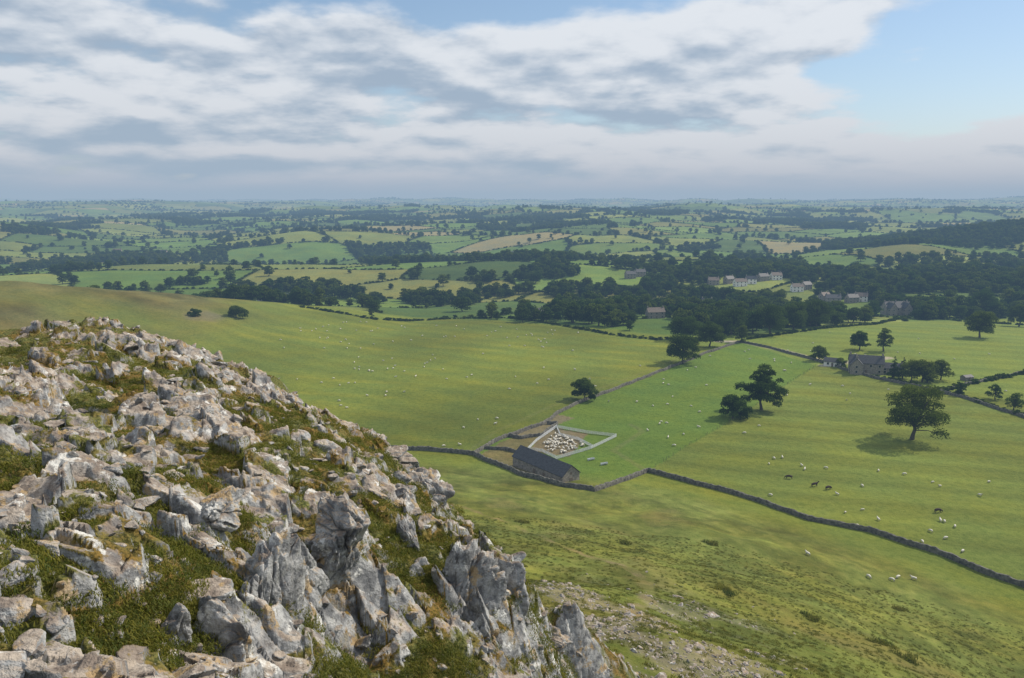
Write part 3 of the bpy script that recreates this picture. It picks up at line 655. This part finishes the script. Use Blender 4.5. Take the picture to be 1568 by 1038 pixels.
# ------------------------------------------------------------------ animals
def quad(name,L,hh,body,leg,graze,mats,headmat):
    b=L/2; zt=hh-body
    V=[];Ed=[];Rr=[]
    def v(p,r,par=None):
        V.append(p);Rr.append(r); 
        if par is not None: Ed.append((par,len(V)-1))
        return len(V)-1
    pel=v((-b,0,zt),body*.86); m1=v((-b*.3,0,zt-.02*hh),body*1.0,pel); m2=v((b*.35,0,zt-.03*hh),body*1.02,m1); sh=v((b*.9,0,zt),body*.88,m2)
    if graze: nk=v((b*1.35,0,zt-.12*hh),body*.42,sh); hd=v((b*1.6,0,zt-.42*hh),body*.32,nk); mz=v((b*1.78,0,.10*hh),body*.19,hd)
    else: nk=v((b*1.4,0,zt+.22*hh),body*.42,sh); hd=v((b*1.62,0,zt+.42*hh),body*.34,nk); mz=v((b*2.05,0,zt+.30*hh),body*.19,hd)
    for sg in (-1,1):
        e=v((V[hd][0]-.02*L,sg*body*.62,V[hd][2]+.03*hh),body*.10,hd)
        h=v((-b*.95,sg*body*.55,zt-body*.55),leg*2.1,pel); kn=v((-b*.72,sg*body*.6,hh*.46),leg*1.5,h); hk=v((-b*1.12,sg*body*.55,hh*.28),leg*.95,kn); f=v((-b*1.05,sg*body*.55,.03),leg*.85,hk)
        s_=v((b*.85,sg*body*.55,zt-body*.6),leg*1.8,sh); k2=v((b*.88,sg*body*.55,hh*.27),leg*1.0,s_); f2=v((b*.88,sg*body*.55,.03),leg*.85,k2)
    t1=v((-b*1.25,0,zt+.02*hh),body*.14,pel); t2=v((-b*1.34,0,zt-.35*hh),body*.09,t1)
    me=bpy.data.meshes.new(name); me.from_pydata(V,Ed,[]); o=bpy.data.objects.new(name+'_tmp',me); scene.collection.objects.link(o)
    sk=o.modifiers.new('s','SKIN'); 
    for i,r in enumerate(Rr): me.skin_vertices[0].data[i].radius=(r,r); me.skin_vertices[0].data[i].use_root=(i==0)
    ss=o.modifiers.new('u','SUBSURF'); ss.levels=1; ss.render_levels=1
    dg=bpy.context.evaluated_depsgraph_get(); m=bpy.data.meshes.new_from_object(o.evaluated_get(dg)); m.name=name
    bpy.data.objects.remove(o)
    m.materials.clear()
    for q in mats: m.materials.append(q)
    for p in m.polygons:
        c=p.center; p.use_smooth=True
        p.material_index=1 if (c.x>b*1.45 or c.z<hh*.38) else 0
    return m
SH=[quad('sheep_a',.85,.80,.25,.05,True,[M_wool,M_face],M_face),quad('sheep_b',.85,.80,.25,.05,False,[M_wool,M_face],M_face)]
CW=[quad('cow_a',1.7,1.45,.40,.09,True,[M_cow,M_cow],M_cow),quad('cow_b',1.7,1.45,.40,.09,False,[M_cow,M_cow],M_cow)]
for i,(a,b) in enumerate([(1208,733),(1247,745),(1268,750),(1436,785)]):
    x,y,z=cast(a,b); link('cow',CW[i%2 if i<3 else 0],(x,y,z),[2.9,.2,.4,.1][i],1.)
shp=[(1237,850),(1330,885),(1366,890),(1375,886),(1399,888),(1412,831),(1425,815),(1448,826),(1440,799),(1446,800),(1462,808),(1474,846),(1345,797),(1313,807),(1280,803),(1284,804),(1232,720),(1265,718),(1345,722),(1385,727),(1240,590),(1290,592),(1185,703),(1140,664),(1070,655),(1010,650),(1205,606),(1320,745),(1500,760),(1540,600),(1180,760)]
for i,(a,b) in enumerate(shp):
    x,y,z=cast(a,b); link('sheep',SH[0 if i%4 else 1],(x,y,z),RNG.uniform(0,6.28),1.15)
def flock(name,poly,nn,sc=1.15,pw=1.):
    P=np.array([p[:2] for p in poly]); lo=P.min(0);hi=P.max(0); x=RNG.uniform(lo[0],hi[0],nn*6);y=RNG.uniform(lo[1],hi[1],nn*6)
    k=pip(x,y,poly)&(RNG.random(len(x))<(1 if pw==1 else sst(-.3,.4,fbm(x/60,y/60,2,171)))); x=x[k][:nn];y=y[k][:nn]
    s_=np.full((len(x),3),sc)*RNG.uniform(.85,1.1,len(x))[:,None]
    return instancer(name,[proto(name+'_k%d'%i,SH[0 if i<2 else 1]) for i in range(3)],np.stack([x,y,H(x,y)],1),zrot(len(x)),s_)
flock('sheep_flock',castl([(380,520),(470,600),(600,680),(700,685),(830,640),(1010,560),(1080,530),(900,510),(700,492),(520,492),(420,510)]),120,1.1,2)
flock('sheep_flock',castl([(1010,710),(960,660),(900,630),(1060,555),(1130,530),(1240,560),(1110,645)]),30,1.1)
flock('sheep_flock',castl([(1080,690),(1250,600),(1300,580),(1560,650),(1560,860),(1300,790)]),14,1.)
flock('sheep_flock',castl([(1160,528),(1300,505),(1460,520),(1560,560),(1560,560),(1300,555)]),16,1.)
flock('penned_sheep_flock',castl([(832,676),(852,664),(885,674),(895,684),(862,696),(832,690)]),90,1.15)
print('animals',time.time()-T0)
# ------------------------------------------------------------------ atmosphere
hz=NT('valley_haze'); sig=1/5200.
ab=hz.n('ShaderNodeVolumeAbsorption',{'Color':(.34,.16,0,1),'Density':sig})
em=hz.n('ShaderNodeEmission',{'Color':(.34*.66,.445*.84,.56,1),'Strength':sig})
ad=hz.n('ShaderNodeAddShader',{0:ab.outputs[0],1:em.outputs[0]}); hz.t.links.new(ad.outputs[0],hz.out.inputs['Volume'])
boxes('atmospheric_haze',[(-38000,-38000,-300,38000,38000,420)],hz.m)
# ------------------------------------------------------------------ light, sky
SEL=math.radians(42); SAZ=math.radians(62)
S=Vector((math.sin(SAZ)*math.cos(SEL),math.cos(SAZ)*math.cos(SEL),math.sin(SEL)))
ld=bpy.data.lights.new('sun','SUN'); ld.energy=4.9; ld.angle=math.radians(.5); ld.color=(1,.93,.80)
lo=link('sun',ld); lo.rotation_euler=S.to_track_quat('Z','Y').to_euler(); lo.location=(200,100,400)
w=bpy.data.worlds.new('World'); scene.world=w; w.use_nodes=True; t=w.node_tree; t.nodes.clear()
class WT(NT):
    def __init__(s): s.t=t; s.out=t.nodes.new('ShaderNodeOutputWorld')
W=WT()
sky=W.n('ShaderNodeTexSky',sky_type='NISHITA',sun_disc=False,sun_elevation=SEL,sun_rotation=SAZ,air_density=1.,dust_density=.3,ozone_density=2.,altitude=200)
bg=W.n('ShaderNodeBackground',{'Color':sky.outputs[0],'Strength':.125})
g=W.n('ShaderNodeTexCoord').outputs['Generated']; sx=W.n('ShaderNodeSeparateXYZ',{0:g})
zz=W.math('MAXIMUM',sx.outputs[2],0.)
def plane(dz,off,k=.20):
    den=W.math('ADD',W.math('ADD',zz,dz),k)
    return W.n('ShaderNodeCombineXYZ',{0:W.math('DIVIDE',sx.outputs[0],den),1:W.math('DIVIDE',sx.outputs[1],den),2:off}).outputs[0]
def gauss(x0,a,z0,b):
    ex=W.math('POWER',W.math('ABSOLUTE',W.math('DIVIDE',W.math('SUBTRACT',sx.outputs[0],x0),a)),2.)
    ez=W.math('POWER',W.math('ABSOLUTE',W.math('DIVIDE',W.math('SUBTRACT',sx.outputs[2],z0),b)),2.)
    return W.math('EXPONENT',W.math('MULTIPLY',W.math('ADD',ex,ez),-1.))
na_=W.noise(plane(0.,2.1),1.7,8,.50); nb_=W.noise(plane(.016,2.1),1.7,8,.50)
cov=W.math('ADD',W.math('ADD',na_,.03),W.math('MULTIPLY',W.ramp(zz,.12,.03),.12))
cov=W.math('SUBTRACT',cov,W.math('MULTIPLY',gauss(-.14,.17,.235,.036),.22))
cov=W.math('SUBTRACT',cov,W.math('MULTIPLY',gauss(.52,.12,.17,.075),.20))
cov=W.math('ADD',cov,W.math('MULTIPLY',gauss(-.45,.16,.18,.08),.12))
cov=W.math('ADD',cov,W.math('MULTIPLY',gauss(.20,.20,.18,.045),.12))
cov=W.math('ADD',cov,W.math('MULTIPLY',gauss(-.18,.11,.165,.020),.14))
mask=W.ramp(cov,.40,.51)
lit=W.math('SUBTRACT',na_,nb_)
nl_=W.noise(plane(0.,9.1),1.3,4,.5)
thick=W.ramp(cov,.50,.72)
f=W.math('ADD',W.math('MULTIPLY',lit,6.),W.math('MULTIPLY',thick,-.36))
f=W.math('ADD',f,W.math('MULTIPLY',W.math('SUBTRACT',nl_,.5),.75))
f=W.math('MULTIPLY',f,W.ramp(zz,-.03,.11))
f=W.math('ADD',f,W.math('ADD',.76,W.math('MULTIPLY',sx.outputs[0],.36)))
cc=W.mix(W.ramp(f,.0,1.),(.36,.445,.56),(.88,.92,.96))
bg2=W.n('ShaderNodeBackground',{'Color':cc,'Strength':1.})
mk=W.math('MULTIPLY',mask,.92)
mx=W.n('ShaderNodeMixShader',{0:mk,1:bg.outputs[0],2:bg2.outputs[0]}); t.links.new(mx.outputs[0],W.out.inputs[0])
# ------------------------------------------------------------------ camera
cd=bpy.data.cameras.new('camera'); cd.sensor_width=36; cd.lens=FPX/1568*36; cd.clip_start=.1; cd.clip_end=90000
co=link('camera',cd,(0,0,CAMZ)); co.rotation_euler=(math.pi/2-PITCH,0,0); scene.camera=co
print('done',time.time()-T0)
